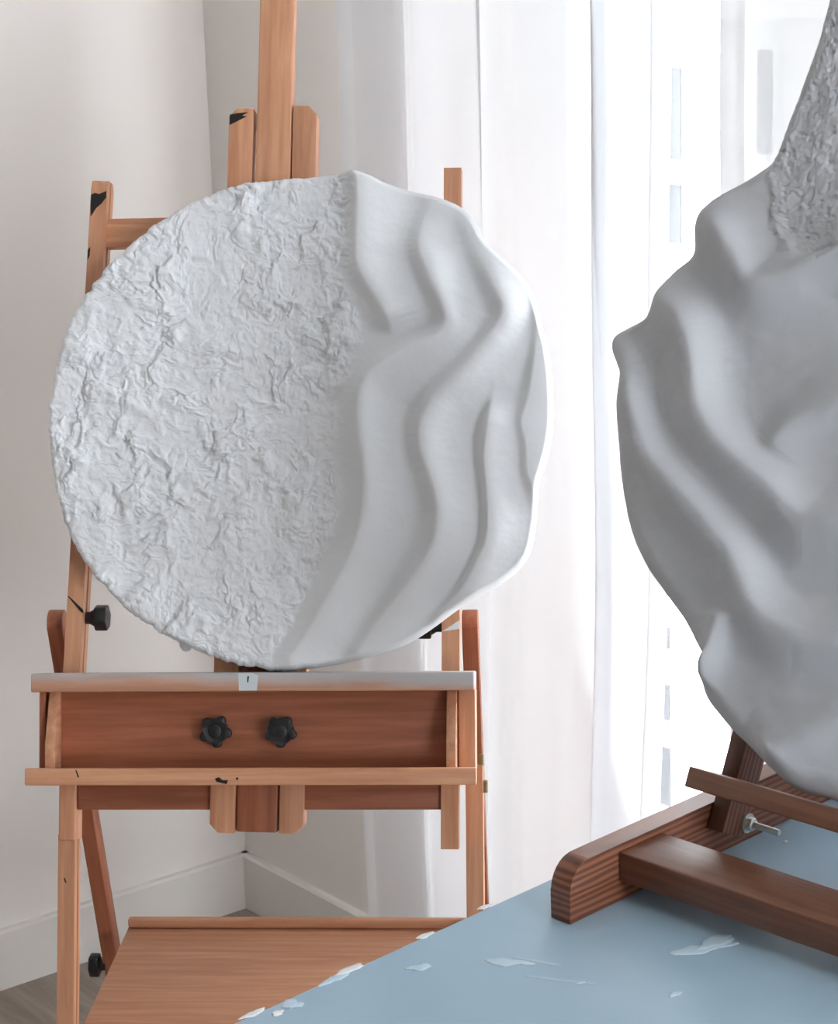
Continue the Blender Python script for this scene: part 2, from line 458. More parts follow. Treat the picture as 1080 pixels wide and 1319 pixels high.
def curtain(name, label, s0, s1, folds, seed, hem_at, drift=(0.0, 0.0), pleats=(), mats=None):
    cloth, hem_mat = mats or (M_sheer, M_hem)
    z0, z1 = 0.025, 2.62
    rng = np.random.default_rng(seed)
    NS, NZ = 700, 40
    u = np.linspace(0, 1, NS)
    root = thing(name, rp((s0 + s1) / 2, CUR_T, z0), label, 'curtain')
    ph = rng.uniform(0, 6.28, 6)

    def pt(uu, zz, off=0.0):
        k = (zz - z0) / (z1 - z0)
        sl = s0 + drift[0] * (1 - k); sr = s1 + drift[1] * (1 - k)
        tot = sum(2 * a for _, _, a, _ in pleats)
        s = sl + uu * (sr - sl + tot)
        t = CUR_T + off
        for c, wd, a, b in pleats:          # the cloth doubles back on itself
            cc_ = c + 0.006 * np.sin(3.0 * k + 20 * c)
            s = s - a * (np.tanh((uu - cc_) / wd) + 1)
            t = t + b * np.tanh((uu - cc_) / wd)
        for c, wd, am in folds:
            t = t + am * np.exp(-((uu - c - 0.012 * (1 - k) * np.sin(ph[0] + 9 * c)) / wd) ** 2)
        t = t + 0.010 * np.sin(uu * 21 + ph[1] + 0.8 * k) + 0.006 * np.sin(uu * 47 + ph[2] - 1.3 * k) * (0.4 + 0.6 * (1 - k))
        s = s + 0.004 * np.sin(zz * 4.1 + ph[3]) + 0.003 * np.sin(zz * 9 + ph[4])
        return s, t

    def sheet(nm, ua, ub, ns, off, mat):
        uu = np.linspace(ua, ub, ns); zs = np.linspace(z0, z1, NZ)
        vs_, fs = [], []
        for z in zs:
            s, t = pt(uu, z, off)
            for i in range(ns): vs_.append(tuple(ws * s[i] + wt * t[i] + UP * (z)))
        for j in range(NZ - 1):
            for i in range(ns - 1):
                a = j * ns + i; fs.append((a, a + 1, a + ns + 1, a + ns))
        me = bpy.data.meshes.new(nm); me.from_pydata(vs_, [], fs); me.update(); me.materials.append(mat)
        for f in me.polygons: f.use_smooth = True
        return place(bpy.data.objects.new(nm, me), Matrix.Translation(Vector(CORNER)), root)
    sheet('voile', hem_at[1], 1, NS, 0, cloth)
    sheet('side_hem', hem_at[0], hem_at[1], 10, 0.0, hem_mat)
    return root


sA = px_s(452, 600, CUR_T)[0]; sB = px_s(884, 600, CUR_T)[0]
sC = px_s(926, 300, CUR_T)[0]
fr_ = lambda x: (px_s(x, 600, CUR_T)[0] - sA) / (sB - sA)
curtain('sheer_curtain', 'sheer white curtain beside the bare wall corner, hanging behind the tall easel', sA, sB,
        [(fr_(500), 0.05, -0.02), (fr_(560), 0.035, 0.03), (fr_(622), 0.02, -0.03), (fr_(800), 0.012, 0.045), (fr_(822), 0.02, -0.03),
         (fr_(730), 0.05, 0.015), (fr_(872), 0.02, 0.03)], 3, (0.0, (px_s(468, 600, CUR_T)[0] - sA) / (sB - sA)), (0.0, -0.03),
        [(fr_(612), 0.004, 0.006, 0.010), (fr_(802), 0.004, 0.0075, -0.010), (fr_(868), 0.004, 0.006, 0.008)])
curtain('sheer_curtain', 'sheer white curtain with a wavy hem hanging behind the large grey relief', sC, 4.72,
        [(0.01, 0.008, 0.02), (0.055, 0.02, 0.035), (0.09, 0.012, -0.03), (0.15, 0.025, 0.04), (0.22, 0.025, -0.03), (0.31, 0.03, 0.04), (0.42, 0.035, -0.03), (0.55, 0.03, 0.04), (0.68, 0.03, -0.03), (0.82, 0.03, 0.04), (0.93, 0.02, -0.03)],
        8, (0.0, 0.016), (0.05, 0.0), [(0.075, 0.003, 0.012, -0.010), (0.16, 0.003, 0.012, 0.010), (0.28, 0.004, 0.015, -0.01), (0.5, 0.004, 0.015, 0.01), (0.75, 0.004, 0.015, -0.01)], (M_sheer2, M_hem2))
rail_o = rbox('curtain_rail', 0.25, 4.8, CUR_T - 0.012, CUR_T + 0.012, 2.63, 2.655, M_frame, None, 0.003)
tag(rail_o, 'white curtain rail fixed above the window', 'curtain rail')

# ---------------------------------------------------------------- numeric noise for the plaster reliefs
def hash2(ix, iy, seed):
    h = (ix.astype(np.int64) * 374761393 + iy.astype(np.int64) * 668265263 + seed * 974634777) & 0xFFFFFFFF
    h = ((h ^ (h >> 13)) * 1274126177) & 0xFFFFFFFF
    h = h ^ (h >> 16)
    return (h & 0xFFFFFF) / float(0xFFFFFF)


def gnoise(x, y, seed):
    x0 = np.floor(x); y0 = np.floor(y); fx = x - x0; fy = y - y0
    u = fx * fx * fx * (fx * (fx * 6 - 15) + 10); v = fy * fy * fy * (fy * (fy * 6 - 15) + 10)
    def g(i, j):
        a = hash2(x0 + i, y0 + j, seed) * 2 * np.pi
        return np.cos(a) * (fx - i) + np.sin(a) * (fy - j)
    return ((g(0, 0) * (1 - u) + g(1, 0) * u) * (1 - v) + (g(0, 1) * (1 - u) + g(1, 1) * u) * v) * 1.4


def fbm(x, y, seed, octs=4, gain=0.5):
    s = 0; a = 1.0
    for k in range(octs):
        s = s + a * gnoise(x * 2 ** k, y * 2 ** k, seed + 17 * k); a *= gain
    return s


def sstep(a, b, x):
    t = np.clip((x - a) / (b - a), 0, 1); return t * t * (3 - 2 * t)


def catmull(P, per=6, closed=False):
    P = np.asarray(P, float); n = len(P); out = []
    rng_ = range(n) if closed else range(n - 1)
    for i in rng_:
        if closed: p0, p1, p2, p3 = P[(i - 1) % n], P[i], P[(i + 1) % n], P[(i + 2) % n]
        else: p0, p1, p2, p3 = P[max(i - 1, 0)], P[i], P[i + 1], P[min(i + 2, n - 1)]
        for k in range(per):
            t = k / per
            out.append(0.5 * (2 * p1 + (p2 - p0) * t + (2 * p0 - 5 * p1 + 4 * p2 - p3) * t * t + (3 * p1 - p0 - 3 * p2 + p3) * t ** 3))
    if not closed: out.append(P[-1])
    return np.array(out)


def polydist(X, Y, line):
    """unsigned distance, side (+ = right of the travel direction when y points down), arc parameter"""
    best = np.full(X.shape, 1e18); side = np.zeros(X.shape); par = np.zeros(X.shape)
    seg = np.diff(line, axis=0); ln = np.hypot(seg[:, 0], seg[:, 1]); cum = np.r_[0, np.cumsum(ln)]
    for i in range(len(seg)):
        ax, ay = line[i]; dx, dy = seg[i]
        t = ((X - ax) * dx + (Y - ay) * dy) / max(ln[i] ** 2, 1e-9)
        tc_ = np.clip(t, 0, 1)
        ex, ey = X - ax - tc_ * dx, Y - ay - tc_ * dy
        d = ex * ex + ey * ey
        sv = (dx * ey - dy * ex) / max(ln[i], 1e-9)
        # at a shared vertex the segment seen less end-on decides the side
        m = (d < best - 1e-6 * (1 + d)) | ((np.abs(d - best) <= 1e-6 * (1 + d)) & (np.abs(sv) > np.abs(side)))
        best[m] = d[m]; side[m] = sv[m]; par[m] = (cum[i] + tc_ * ln[i])[m] / cum[-1]
    return np.sqrt(best), side, par


def relief(name, parent_args, outline, ridges, rough_fn, unproj, to_world, k_m, n_base, n_rim, thick_back, mat, NG, seed, center_px, rim_w, rim_d, edge_noise, ridge_pow=3.0, rim_flat=0.55, jag=None):
    """plaster relief: polar sheet inside a traced outline, height field from crest lines, rim, side wall and back"""
    oc = catmull(outline, 10, True)
    cx, cy = center_px
    ang = np.unwrap(np.arctan2(oc[:, 1] - cy, oc[:, 0] - cx)); rad = np.hypot(oc[:, 0] - cx, oc[:, 1] - cy)
    if ang[-1] < ang[0]: ang = ang[::-1]; rad = rad[::-1]
    aa = np.r_[ang - 2 * np.pi, ang, ang + 2 * np.pi]; rr = np.r_[rad, rad, rad]
    order = np.argsort(aa); aa = aa[order]; rr = rr[order]
    # square grid bent onto the disc (concentric map), so there is no pole
    g = np.linspace(-1, 1, NG); g = np.sign(g) * (1 - (1 - np.abs(g)) ** 1.08)
    GU, GV = np.meshgrid(g, g)
    big_u = np.abs(GU) >= np.abs(GV)
    with np.errstate(divide='ignore', invalid='ignore'):
        rad_ = np.where(big_u, GU, GV)
        phi = np.where(big_u, (np.pi / 4) * GV / GU, np.pi / 2 - (np.pi / 4) * GU / GV)
    phi = np.nan_to_num(phi)
    th = np.arctan2(rad_ * np.sin(phi), rad_ * np.cos(phi)); f = np.abs(rad_)
    R = np.interp(th, aa, rr)
    if jag: R = R + jag(th)
    X = cx + f * R * np.cos(th); Y = cy + f * R * np.sin(th)
    rim_dist = (1 - f) * R
    H = np.zeros(X.shape)
    acc = np.zeros(X.shape)
    for line, amp, wl, wr, e0, e1 in ridges:
        cl = catmull(line, 5)
        d, sd, par = polydist(X, Y, cl)
        w = wr + (wl - wr) * (0.5 + 0.5 * np.clip(sd / np.maximum(d, 1e-6), -1, 1))   # smooth round the ends
        prof = 1 / (1 + (d / w) ** 2) ** 1.5
        taper = (e0 + (1 - e0) * sstep(0, 0.16, par)) * (e1 + (1 - e1) * sstep(0, 0.16, 1 - par))
        acc = acc + (amp * prof * taper) ** ridge_pow
    H = acc ** (1 / ridge_pow)
    rough, mask = rough_fn(X, Y)
    H = H * mask + rough
    e = np.clip(1 - rim_dist / rim_w, 0, 1)
    drop = rim_d * (1 - np.sqrt(np.clip(1 - e ** 2, 0, 1)))
    ripple = edge_noise * fbm(X / 24, Y / 24, seed + 5, 3)
    H = H * (1 - rim_flat * e ** 2) - drop + ripple * e
    # flatten to 3-D
    U, V = unproj(X, Y)
    N = n_base + H * k_m
    W = to_world(U.ravel(), V.ravel(), N.ravel())
    # the boundary loop of the grid, in order
    ids = np.arange(NG * NG).reshape(NG, NG)
    loop = np.r_[ids[0, :-1], ids[:-1, -1], ids[-1, :0:-1], ids[:0:-1, 0]]
    NA = len(loop)
    ro = np.stack([U.ravel()[loop], V.ravel()[loop]], 0); nf = N.ravel()[loop]
    cu, cv = unproj(cx, cy)
    rings = []
    for q, shr in ((0.35, 0.000), (0.7, -0.004), (0.93, -0.012), (1.0, -0.020)):
        L = np.hypot(ro[0] - cu, ro[1] - cv); sc_ = 1 + shr / L
        nn = nf * (1 - q) + thick_back * q
        rings.append(to_world(cu + (ro[0] - cu) * sc_, cv + (ro[1] - cv) * sc_, nn))
    back_c = to_world(np.array([cu]), np.array([cv]), np.array([thick_back]))
    verts = np.vstack([W] + rings + [back_c.reshape(1, 3)])
    faces = np.stack([ids[:-1, :-1], ids[:-1, 1:], ids[1:, 1:], ids[1:, :-1]], -1).reshape(-1, 4).tolist()
    prev = loop
    for r in range(4):
        cur = NG * NG + r * NA + np.arange(NA)
        faces += np.stack([np.roll(prev, -1), prev, cur, np.roll(cur, -1)], -1).tolist()
        prev = cur
    last = len(verts) - 1
    faces += np.stack([np.roll(prev, -1), prev, np.full(NA, last)], -1).tolist()
    base = verts[np.argmin(verts[:, 2])].copy()
    me = bpy.data.meshes.new(name)
    me.from_pydata((verts - base).tolist(), [], faces)
    bm = bmesh.new(); bm.from_mesh(me); bmesh.ops.recalc_face_normals(bm, faces=bm.faces); bm.to_mesh(me); bm.free()
    me.materials.append(mat)
    me.polygons.foreach_set('use_smooth', np.ones(len(me.polygons), bool))
    o = place(bpy.data.objects.new(name, me), Matrix.Translation(Vector(base)))
    return o, base


# ---------------------------------------------------------------- the tall beech easel
EY = 4.34
ex = hdir(EY + 90); ed = hdir(EY)
LEAN = math.radians(17.3)
eu = math.cos(LEAN) * UP + math.sin(LEAN) * ed      # up along the masts
en = math.sin(LEAN) * UP - math.cos(LEAN) * ed      # out of the easel front
DEPTH = 2.5
LEDGE_N = 0.058
G = CAM + ray(325, 866) * DEPTH
O0 = G - en * LEDGE_N                                # x = 0, v = 0 (ledge top), n = 0 (mast fronts)


def EL(x, v, n): return O0 + ex * x + eu * v + en * n


def EP(x, y, n):
    P = on(x, y, O0 + en * n, en) - O0
    return float(np.dot(P, ex)), float(np.dot(P, eu))


floor_pt = EL(0, 0, 0); v_floor = -floor_pt[2] / eu[2]
easel = thing('studio_easel', EL(0, v_floor, 0) * np.array([1, 1, 0]), 'tall light beech studio easel with tray and star knobs, holding the half rough relief', 'easel')


def strip(name, pts, nf, th, mat, parent=easel, bev=0.002):
    """straight board lying in the easel plane from pixel row to pixel row:
    pts = ((xl, xr, y) top, (xl, xr, y) bottom) of its front face at n = nf, thickness th behind it"""
    (a0, a1, ya), (b0, b1, yb) = pts
    A0 = np.array(EP(a0, ya, nf)); A1 = np.array(EP(a1, ya, nf)); B0 = np.array(EP(b0, yb, nf)); B1 = np.array(EP(b1, yb, nf))
    top = (A0 + A1) / 2; bot = (B0 + B1) / 2
    ln = np.linalg.norm(top - bot); wdt = (np.linalg.norm(A1 - A0) + np.linalg.norm(B1 - B0)) / 4
    d = (top - bot) / ln
    X = ex * d[0] + eu * d[1]; Y = -ex * d[1] + eu * d[0]
    c = (top + bot) / 2
    return wbox(name, parent, EL(c[0], c[1], nf - th / 2), X, Y, np.cross(X, Y), ln / 2, wdt, th / 2, mat, bev), X, Y, top, bot


def ebox(name, x0, y0, x1, y1, nf, th, mat, parent=easel, bev=0.0015):
    """board with horizontal grain; pixel rectangle of its front face at n = nf"""
    ym, xm = (y0 + y1) / 2, (x0 + x1) / 2
    xa = EP(x0, ym, nf)[0]; xb = EP(x1, ym, nf)[0]; va = EP(xm, y0, nf)[1]; vb = EP(xm, y1, nf)[1]
    return wbox(name, parent, EL((xa + xb) / 2, (va + vb) / 2, nf - th / 2), ex, eu, en * -1 if np.dot(np.cross(ex, eu), en) < 0 else en,
                abs(xb - xa) / 2, abs(va - vb) / 2, th / 2, mat, bev)


# masts: front face at n = 0
def mast(pts, nf, th, groove, rounded):
    (a0, a1, ya), (b0, b1, yb) = pts
    A = np.array([EP(a0, ya, nf), EP(a1, ya, nf)]); B = np.array([EP(b0, yb, nf), EP(b1, yb, nf)])
    top = A.mean(0); bot = B.mean(0); ln = np.linalg.norm(top - bot)
    hw = (np.linalg.norm(A[1] - A[0]) + np.linalg.norm(B[1] - B[0])) / 4
    d = (top - bot) / ln
    X = ex * d[0] + eu * d[1]; Y = ex * d[1] - eu * d[0]; Z = np.cross(X, Y)
    bm = bmesh.new()
    # section in (Y, depth): a slot is cut in the right-hand side
    g = 0.0035
    if groove: sec = [(-hw, 0), (hw, 0), (hw, th * 0.5 - g), (hw - 0.006, th * 0.5 - g), (hw - 0.006, th * 0.5 + g), (hw, th * 0.5 + g), (hw, th), (-hw, th)]
    else: sec = [(-hw, 0), (hw, 0), (hw, th), (-hw, th)]
    sgn = -1 if np.dot(Z, en) > 0 else 1
    def ring(x, shrink=0.0):
        return [bm.verts.new((x, y, sgn * (dd if shrink == 0 else shrink + dd * (1 - 2 * shrink / th)))) for y, dd in sec]
    xs = [(-ln / 2, 0.0)]
    if rounded: xs += [(ln / 2 - 0.012, 0.0), (ln / 2 - 0.005, 0.002), (ln / 2 - 0.0012, 0.005), (ln / 2, 0.009)]
    else: xs += [(ln / 2, 0.0)]
    rings = [ring(*q) for q in xs]
    n = len(sec)
    for i in range(len(rings) - 1):
        for k in range(n): bm.faces.new((rings[i][k], rings[i][(k + 1) % n], rings[i + 1][(k + 1) % n], rings[i + 1][k]))
    bm.faces.new(rings[0][::-1]); bm.faces.new(rings[-1])
    c = (top + bot) / 2
    return finish(bm, 'mast', M_beech, frame(EL(c[0], c[1], nf), X, Y, Z), easel)


mast(((118.5, 138.5, 231), (79.8, 101.5, 886)), 0.0, 0.036, True, True)
strip('mast_foot', ((76.2, 98, 1000), (75, 97.3, 1083)), 0.0, 0.036, M_beech)
mast(((572, 594.5, 216), (568, 591, 1094)), 0.0, 0.026, False, False)
# top and lower crossbars between the masts
ebox('crossbar', 130, 277, 592, 314, -0.010, 0.020, M_beech)
ebox('crossbar', 100, 1010, 574, 1043, -0.004, 0.020, M_beech_dark)

# centre post: two side rails and the sliding post between them
def centre_rail(tl, tr, yt, bl, br, yb, side):
    nf, th = 0.002, 0.030
    A0, A1, B0, B1 = [np.array(EP(*q, nf)) for q in ((tl, yt), (tr, yt), (bl, yb), (br, yb))]
    ln = np.linalg.norm((A0 + A1 - B0 - B1) / 2); d = ((A0 + A1) - (B0 + B1)) / 2 / ln
    hw = (np.linalg.norm(A1 - A0) + np.linalg.norm(B1 - B0)) / 4
    X = ex * d[0] + eu * d[1]; Y = ex * d[1] - eu * d[0]; Z = np.cross(X, Y); sg = 1 if np.dot(Z, en) > 0 else -1
    c = (A0 + A1 + B0 + B1) / 4; h = ln / 2; ch = 0.010
    if side < 0: poly = [(-h + ch, -hw), (h - ch, -hw), (h, -hw + ch), (h, hw), (-h, hw), (-h, -hw + ch)]
    else: poly = [(-h, -hw), (h, -hw), (h, hw - ch), (h - ch, hw), (-h + ch, hw), (-h, hw - ch)]
    return prism('centre_rail', easel, poly, -th * sg, 0, frame(EL(c[0], c[1], nf), X, Y, Z), M_beech, 0.0012, True)


centre_rail(295.5, 327, 139, 269.5, 302, 1073, -1)
centre_rail(378, 408, 136, 359, 391.5, 1074, 1)
strip('centre_post', ((322.5, 372.5, 420), (303.5, 357.5, 1072)), 0.000, 0.026, M_beech_dark)
# lower half of the post is the darker insert; the sliding upper half is plain beech in front of it
strip('sliding_post', ((337.5, 381.5, -90), (324.2, 369, 415)), 0.004, 0.026, M_beech)

# canvas tray: ledge, back board, front lip, end boards
LT = 866.3
x0l, _ = EP(39.5, 878, LEDGE_N); x1l, _ = EP(611, 878, LEDGE_N)
v1 = EP(325, LT, LEDGE_N)[1]; v0 = EP(325, 890.5, LEDGE_N)[1]
wbox('ledge', easel, EL((x0l + x1l) / 2, (v0 + v1) / 2, (LEDGE_N + 0.004) / 2), ex, eu, en, (x1l - x0l) / 2, (v1 - v0) / 2, (LEDGE_N - 0.004) / 2, M_ledge, 0.0018)
LEDGE_V = v1
ebox('back_board', 60, 888, 600, 1000, 0.020, 0.014, M_beech_dark)
ebox('lip', 31.5, 989.5, 614, 1011.5, 0.066, 0.012, M_beech)
vb = EP(325, 1010, 0.066)[1]
xa, xb = EP(50, 1000, 0.05)[0], EP(598, 1000, 0.05)[0]
wbox('tray_bottom', easel, EL((xa + xb) / 2, vb + 0.004, 0.036), ex, en, eu, (xb - xa) / 2, 0.018, 0.003, M_beech_dark, 0.001)


def end_board(xa, ya, xb, yb, nf, nb, mat, name='end_board'):
    ym = (ya + yb) / 2
    X0, X1 = EP(xa, ym, nf)[0], EP(xb, ym, nf)[0]; V1, V0 = EP((xa + xb) / 2, ya, nf)[1], EP((xa + xb) / 2, yb, nf)[1]
    return wbox(name, easel, EL((X0 + X1) / 2, (V0 + V1) / 2, (nf + nb) / 2), eu, ex, en, abs(V1 - V0) / 2, abs(X1 - X0) / 2, (nf - nb) / 2, mat, 0.001)


end_board(50.5, 888, 58.5, 992, 0.030, -0.02, M_beech_dark)
end_board(591, 888, 612.5, 992, 0.022, -0.02, M_beech)


def brace(xt0, xt1, xb0, xb1, nf_t, nf_b):
    """tapered brace between ledge and lip: deeper at its foot"""
    V1 = EP(xt0, 889, 0.03)[1]; V0 = EP(xb0, 992, 0.05)[1]; Vm = V0 + (V1 - V0) * 0.33
    Xa = EP(xt0, 900, nf_t)[0]; Xb = EP(xt1, 900, nf_t)[0]
    poly = [(0.020, V0), (nf_b, V0), (nf_b, Vm), (nf_t, V1), (0.020, V1)]
    M = frame(EL(0, 0, 0), en, eu, np.cross(en, eu)); s = 1 if np.dot(np.cross(en, eu), ex) > 0 else -1
    a, b = sorted((Xa * s, Xb * s))
    return prism('tray_brace', easel, poly, a, b, M, M_beech, 0.001, True)


brace(64, 77, 57, 68, 0.030, 0.052)
brace(576, 588.5, 576, 588.5, 0.030, 0.052)


# star knobs on the back board
def star_knob(px, py, rot, nf):
    x, v = EP(px, py, nf + 0.018)
    poly = []
    for k in range(60):
        a = 2 * math.pi * k / 60
        r = 0.0165 + 0.0034 * math.cos(5 * (a - rot)) - 0.0005 * math.cos(10 * (a - rot))
        poly.append((r * math.cos(a), r * math.sin(a)))
    Z = en; M = frame(EL(x, v, nf), ex, eu, np.cross(ex, eu)); s = 1 if np.dot(np.cross(ex, eu), en) > 0 else -1
    k = prism('star_knob', easel, poly, min(s * 0.008, s * 0.020), max(s * 0.008, s * 0.020), M, M_black, 0.0022, True)
    lathe('knob_hub', k, [(0.009, 0), (0.009, s * 0.010)], M, M_black, 24)
    lathe('knob_cap', k, [(0.0075, s * 0.0195), (0.0075, s * 0.0212), (0.0055, s * 0.022)], M, M_black, 24)
    return k


star_knob(277, 942, math.radians(62), 0.020)
star_knob(361, 942, math.radians(55), 0.020)

# charcoal smudges and paint on the front faces
def mark(name, pts, nf, mat, th=0.0004, parent=easel):
    q = [EP(x, y, nf) for x, y in pts]
    M = frame(EL(0, 0, nf), ex, eu, np.cross(ex, eu)); s = 1 if np.dot(np.cross(ex, eu), en) > 0 else -1
    return prism(name, parent, q, min(0, s * th), max(0, s * th), M, mat)


mark('charcoal_mark', [(117.5, 251), (122, 248.5), (128, 250), (137, 246), (137, 254), (131, 262), (124, 268), (117, 279), (116.8, 262)], 0.0002, M_char)
mark('charcoal_mark', [(113.3, 322), (116.5, 318), (115.5, 330), (112.8, 335)], 0.0002, M_char)
mark('charcoal_mark', [(296.3, 147.5), (305, 146), (320, 144.5), (312, 149), (318, 150), (306, 156), (296, 161)], 0.0022, M_char)
mark('charcoal_mark', [(87.3, 768), (89, 768), (107, 785), (108, 790), (104, 788)], 0.0002, M_char)
mark('charcoal_mark', [(97, 992), (98.5, 992), (102, 1001), (100.5, 1002)], 0.0662, M_char)
mark('charcoal_mark', [(277, 1003), (282, 1001), (287, 1005), (294, 1005), (292, 1010), (285, 1008.5), (279, 1007)], 0.0662, M_char)
mark('charcoal_mark', [(304, 1001.5), (307, 1001.5), (307, 1004.5), (304.5, 1004.5)], 0.0662, M_char)
mark('charcoal_mark', [(82, 1131), (84, 1131), (86, 1137), (84, 1137)], -0.0215, M_char)
mark('paint_chip', [(569.5, 813.5), (592, 799), (592.3, 810), (580, 812)], 0.0002, M_white_paint)
mark('tape', [(307, 867.5), (325, 867), (333, 870), (331, 889.5), (308, 889.5)], LEDGE_N + 0.0002, M_tape)
mark('charcoal_mark', [(319, 871), (321, 871), (320, 879), (318.5, 879)], LEDGE_N + 0.0006, M_char)

# front legs below the tray
def leg_to_floor(pts, nf, th, groove):
    (a0, a1, ya), (b0, b1, yb) = pts
    A = np.array([EP(a0, ya, nf), EP(a1, ya, nf)]); B = np.array([EP(b0, yb, nf), EP(b1, yb, nf)])
    top = A.mean(0); bot = B.mean(0)
    hw = (np.linalg.norm(A[1] - A[0]) + np.linalg.norm(B[1] - B[0])) / 4
    d = (top - bot) / np.linalg.norm(top - bot)
    vf = -(O0 + en * (nf - th))[2] / eu[2] + 0.004
    end = top + d * (vf - top[1]) / d[1]
    ln = np.linalg.norm(top - end); c = (top + end) / 2
    X = ex * d[0] + eu * d[1]; Y = ex * d[1] - eu * d[0]; Z = np.cross(X, Y); sg = -1 if np.dot(Z, en) > 0 else 1
    g = 0.003
    sec = [(-hw, 0), (hw, 0), (hw, th * 0.55 - g), (hw - 0.006, th * 0.55 - g), (hw - 0.006, th * 0.55 + g), (hw, th * 0.55 + g), (hw, th), (-hw, th)]
    bm = bmesh.new(); n = len(sec)
    r0 = [bm.verts.new((-ln / 2, y, sg * q)) for y, q in sec]; r1 = [bm.verts.new((ln / 2, y, sg * q)) for y, q in sec]
    for k in range(n): bm.faces.new((r0[k], r0[(k + 1) % n], r1[(k + 1) % n], r1[k]))
    bm.faces.new(r0[::-1]); bm.faces.new(r1)
    return finish(bm, 'front_leg', M_beech, frame(EL(c[0], c[1], nf), X, Y, Z), easel)


leg_to_floor(((75, 96.5, 1075), (73, 94.5, 1319)), -0.022, 0.030, True)
leg_to_floor(((599.5, 622, 986), (601.5, 623.5, 1180)), -0.024, 0.030, True)


# rear legs hinged on the masts and swung backwards
def rear_leg(p_top, p_bot, n_top, hw, hd):
    T = EL(*EP(*p_top, n_top), n_top)
    B = on(*p_bot, T, ex)
    d = (B - T) / np.linalg.norm(B - T)
    Fp = T + d * (-T[2] / d[2])
    X = -d; Y = ex; Z = np.cross(X, Y)
    L = np.linalg.norm(T - Fp)
    poly = [(0.006, -hd), (L, -hd), ]
    for k in range(9):
        a = -math.pi / 2 + math.pi * k / 8
        poly.append((L + hd * 0.9 * math.cos(a), hd * math.sin(a)))
    poly += [(0.006, hd)]
    M = frame(Fp, X, Z, np.cross(X, Z))
    o = prism('rear_leg', easel, poly, -hw, hw, M, M_beech_dark, 0.0015, True)
    return T, Fp, d


TL, FL, dL = rear_leg((73.5, 800), (143, 1222), -0.045, 0.0095, 0.015)
TR, FR, dR = rear_leg((606, 800), (620.5, 1172), -0.045, 0.0095, 0.015)
print('rear leg floor', FL, FR)


# hexagonal clamp knobs with bolts along the easel axis
def hex_knob(P, axis, r=0.0165, L=0.016, neck=0.012):
    a = np.cross(axis, UP); a /= np.linalg.norm(a); b = np.cross(axis, a)
    M = frame(P, a, b, np.cross(a, b)); s = 1 if np.dot(np.cross(a, b), axis) > 0 else -1
    poly = []
    for k in range(48):
        t = 2 * math.pi * k / 48
        rr = r * (1 - 0.06 * (1 - math.cos(6 * t)) / 2) * (1 if True else 0)
        poly.append((rr * math.cos(t), rr * math.sin(t)))
    poly = [(r * math.cos(math.pi / 3 * k), r * math.sin(math.pi / 3 * k)) for k in range(6)]
    z0, z1 = neck * s, (neck + L) * s
    k = prism('clamp_knob', easel, poly, min(z0, z1), max(z0, z1), M, M_black, 0.0025, True)
    lathe('knob_neck', k, [(0.0075, -0.004 * s), (0.0075, neck * 0.5 * s), (0.011, neck * s)], M, M_black, 24)
    return k


xk, vk = EP(110, 796, -0.018)
hex_knob(EL(xk, vk, -0.018), ex)
xk, vk = EP(569, 806, -0.012)
hex_knob(EL(xk, vk, -0.014), -ex)
# lower clamp of the left rear leg
PK = on(133, 1243, TL - ex * 0.011, ex)
hex_knob(PK, -ex, 0.0165, 0.014, 0.004)
# brass hinge plates beside the right leg
for (px, py) in ((620.5, 979), (625.5, 1013)):
    x, v = EP(px, py, -0.040)
    wbox('hinge_plate', easel, EL(x, v, -0.040), eu, ex, en, 0.007, 0.003, 0.008, M_brass, 0.0008)

# lower shelf
ZS = 0.0
best = None
for zz in np.linspace(0.15, 0.6, 91):
    a = on(165, 1196, np.array([0, 0, zz]), UP); b = on(107, 1319, np.array([0, 0, zz]), UP)
    nb = float(np.dot(b - O0, en))
    if best is None or abs(nb + 0.056) < best[0]: best = (abs(nb + 0.056), zz, a, b)
ZS = best[1]
sa, sb = best[2], best[3]
print('shelf z', ZS, 'x', np.dot(sa - O0, ex), np.dot(sb - O0, ex), 'depth', np.dot(sa - sb, ed))
xL = (np.dot(sa - O0, ex) + np.dot(sb - O0, ex)) / 2
xR = EP(597, 1200, -0.1)[0]
fd = float(np.dot(sb - O0, ed)) - 0.0; bd = float(np.dot(sa - O0, ed)) + 0.012
O_h = O0 * np.array([1, 1, 0])
wbox('shelf', easel, O_h + ex * (xL + xR) / 2 + ed * (fd + bd) / 2 + UP * (ZS - 0.007), ex, ed, UP, (xR - xL) / 2, (bd - fd) / 2, 0.007, M_beech, 0.0015)
wbox('shelf_lip', easel, O_h + ex * (xL + 0.001 + xR) / 2 + ed * (bd - 0.006) + UP * (ZS + 0.0065), ex, ed, UP, (xR - xL) / 2, 0.006, 0.0065, M_beech, 0.003)

# ---------------------------------------------------------------- relief on the tall easel
R1_N = 0.030          # plane of the rim


def unproj1(X, Y):
    X = np.asarray(X, float); Y = np.asarray(Y, float)
    d = (rt[:, None] * ((X.ravel() - CX) / F_PX) + dn[:, None] * ((Y.ravel() - CY) / F_PX) + fw[:, None])
    t = np.dot(O0 + en * R1_N - CAM, en) / (en @ d)
    P = CAM[:, None] + d * t - O0[:, None]
    return (ex @ P).reshape(X.shape), (eu @ P).reshape(X.shape)


def world1(u, v, n):
    u, v, n = [np.atleast_1d(np.asarray(q, float)) for q in (u, v, n)]
    return O0 + np.outer(u, ex) + np.outer(v, eu) + np.outer(n, en)


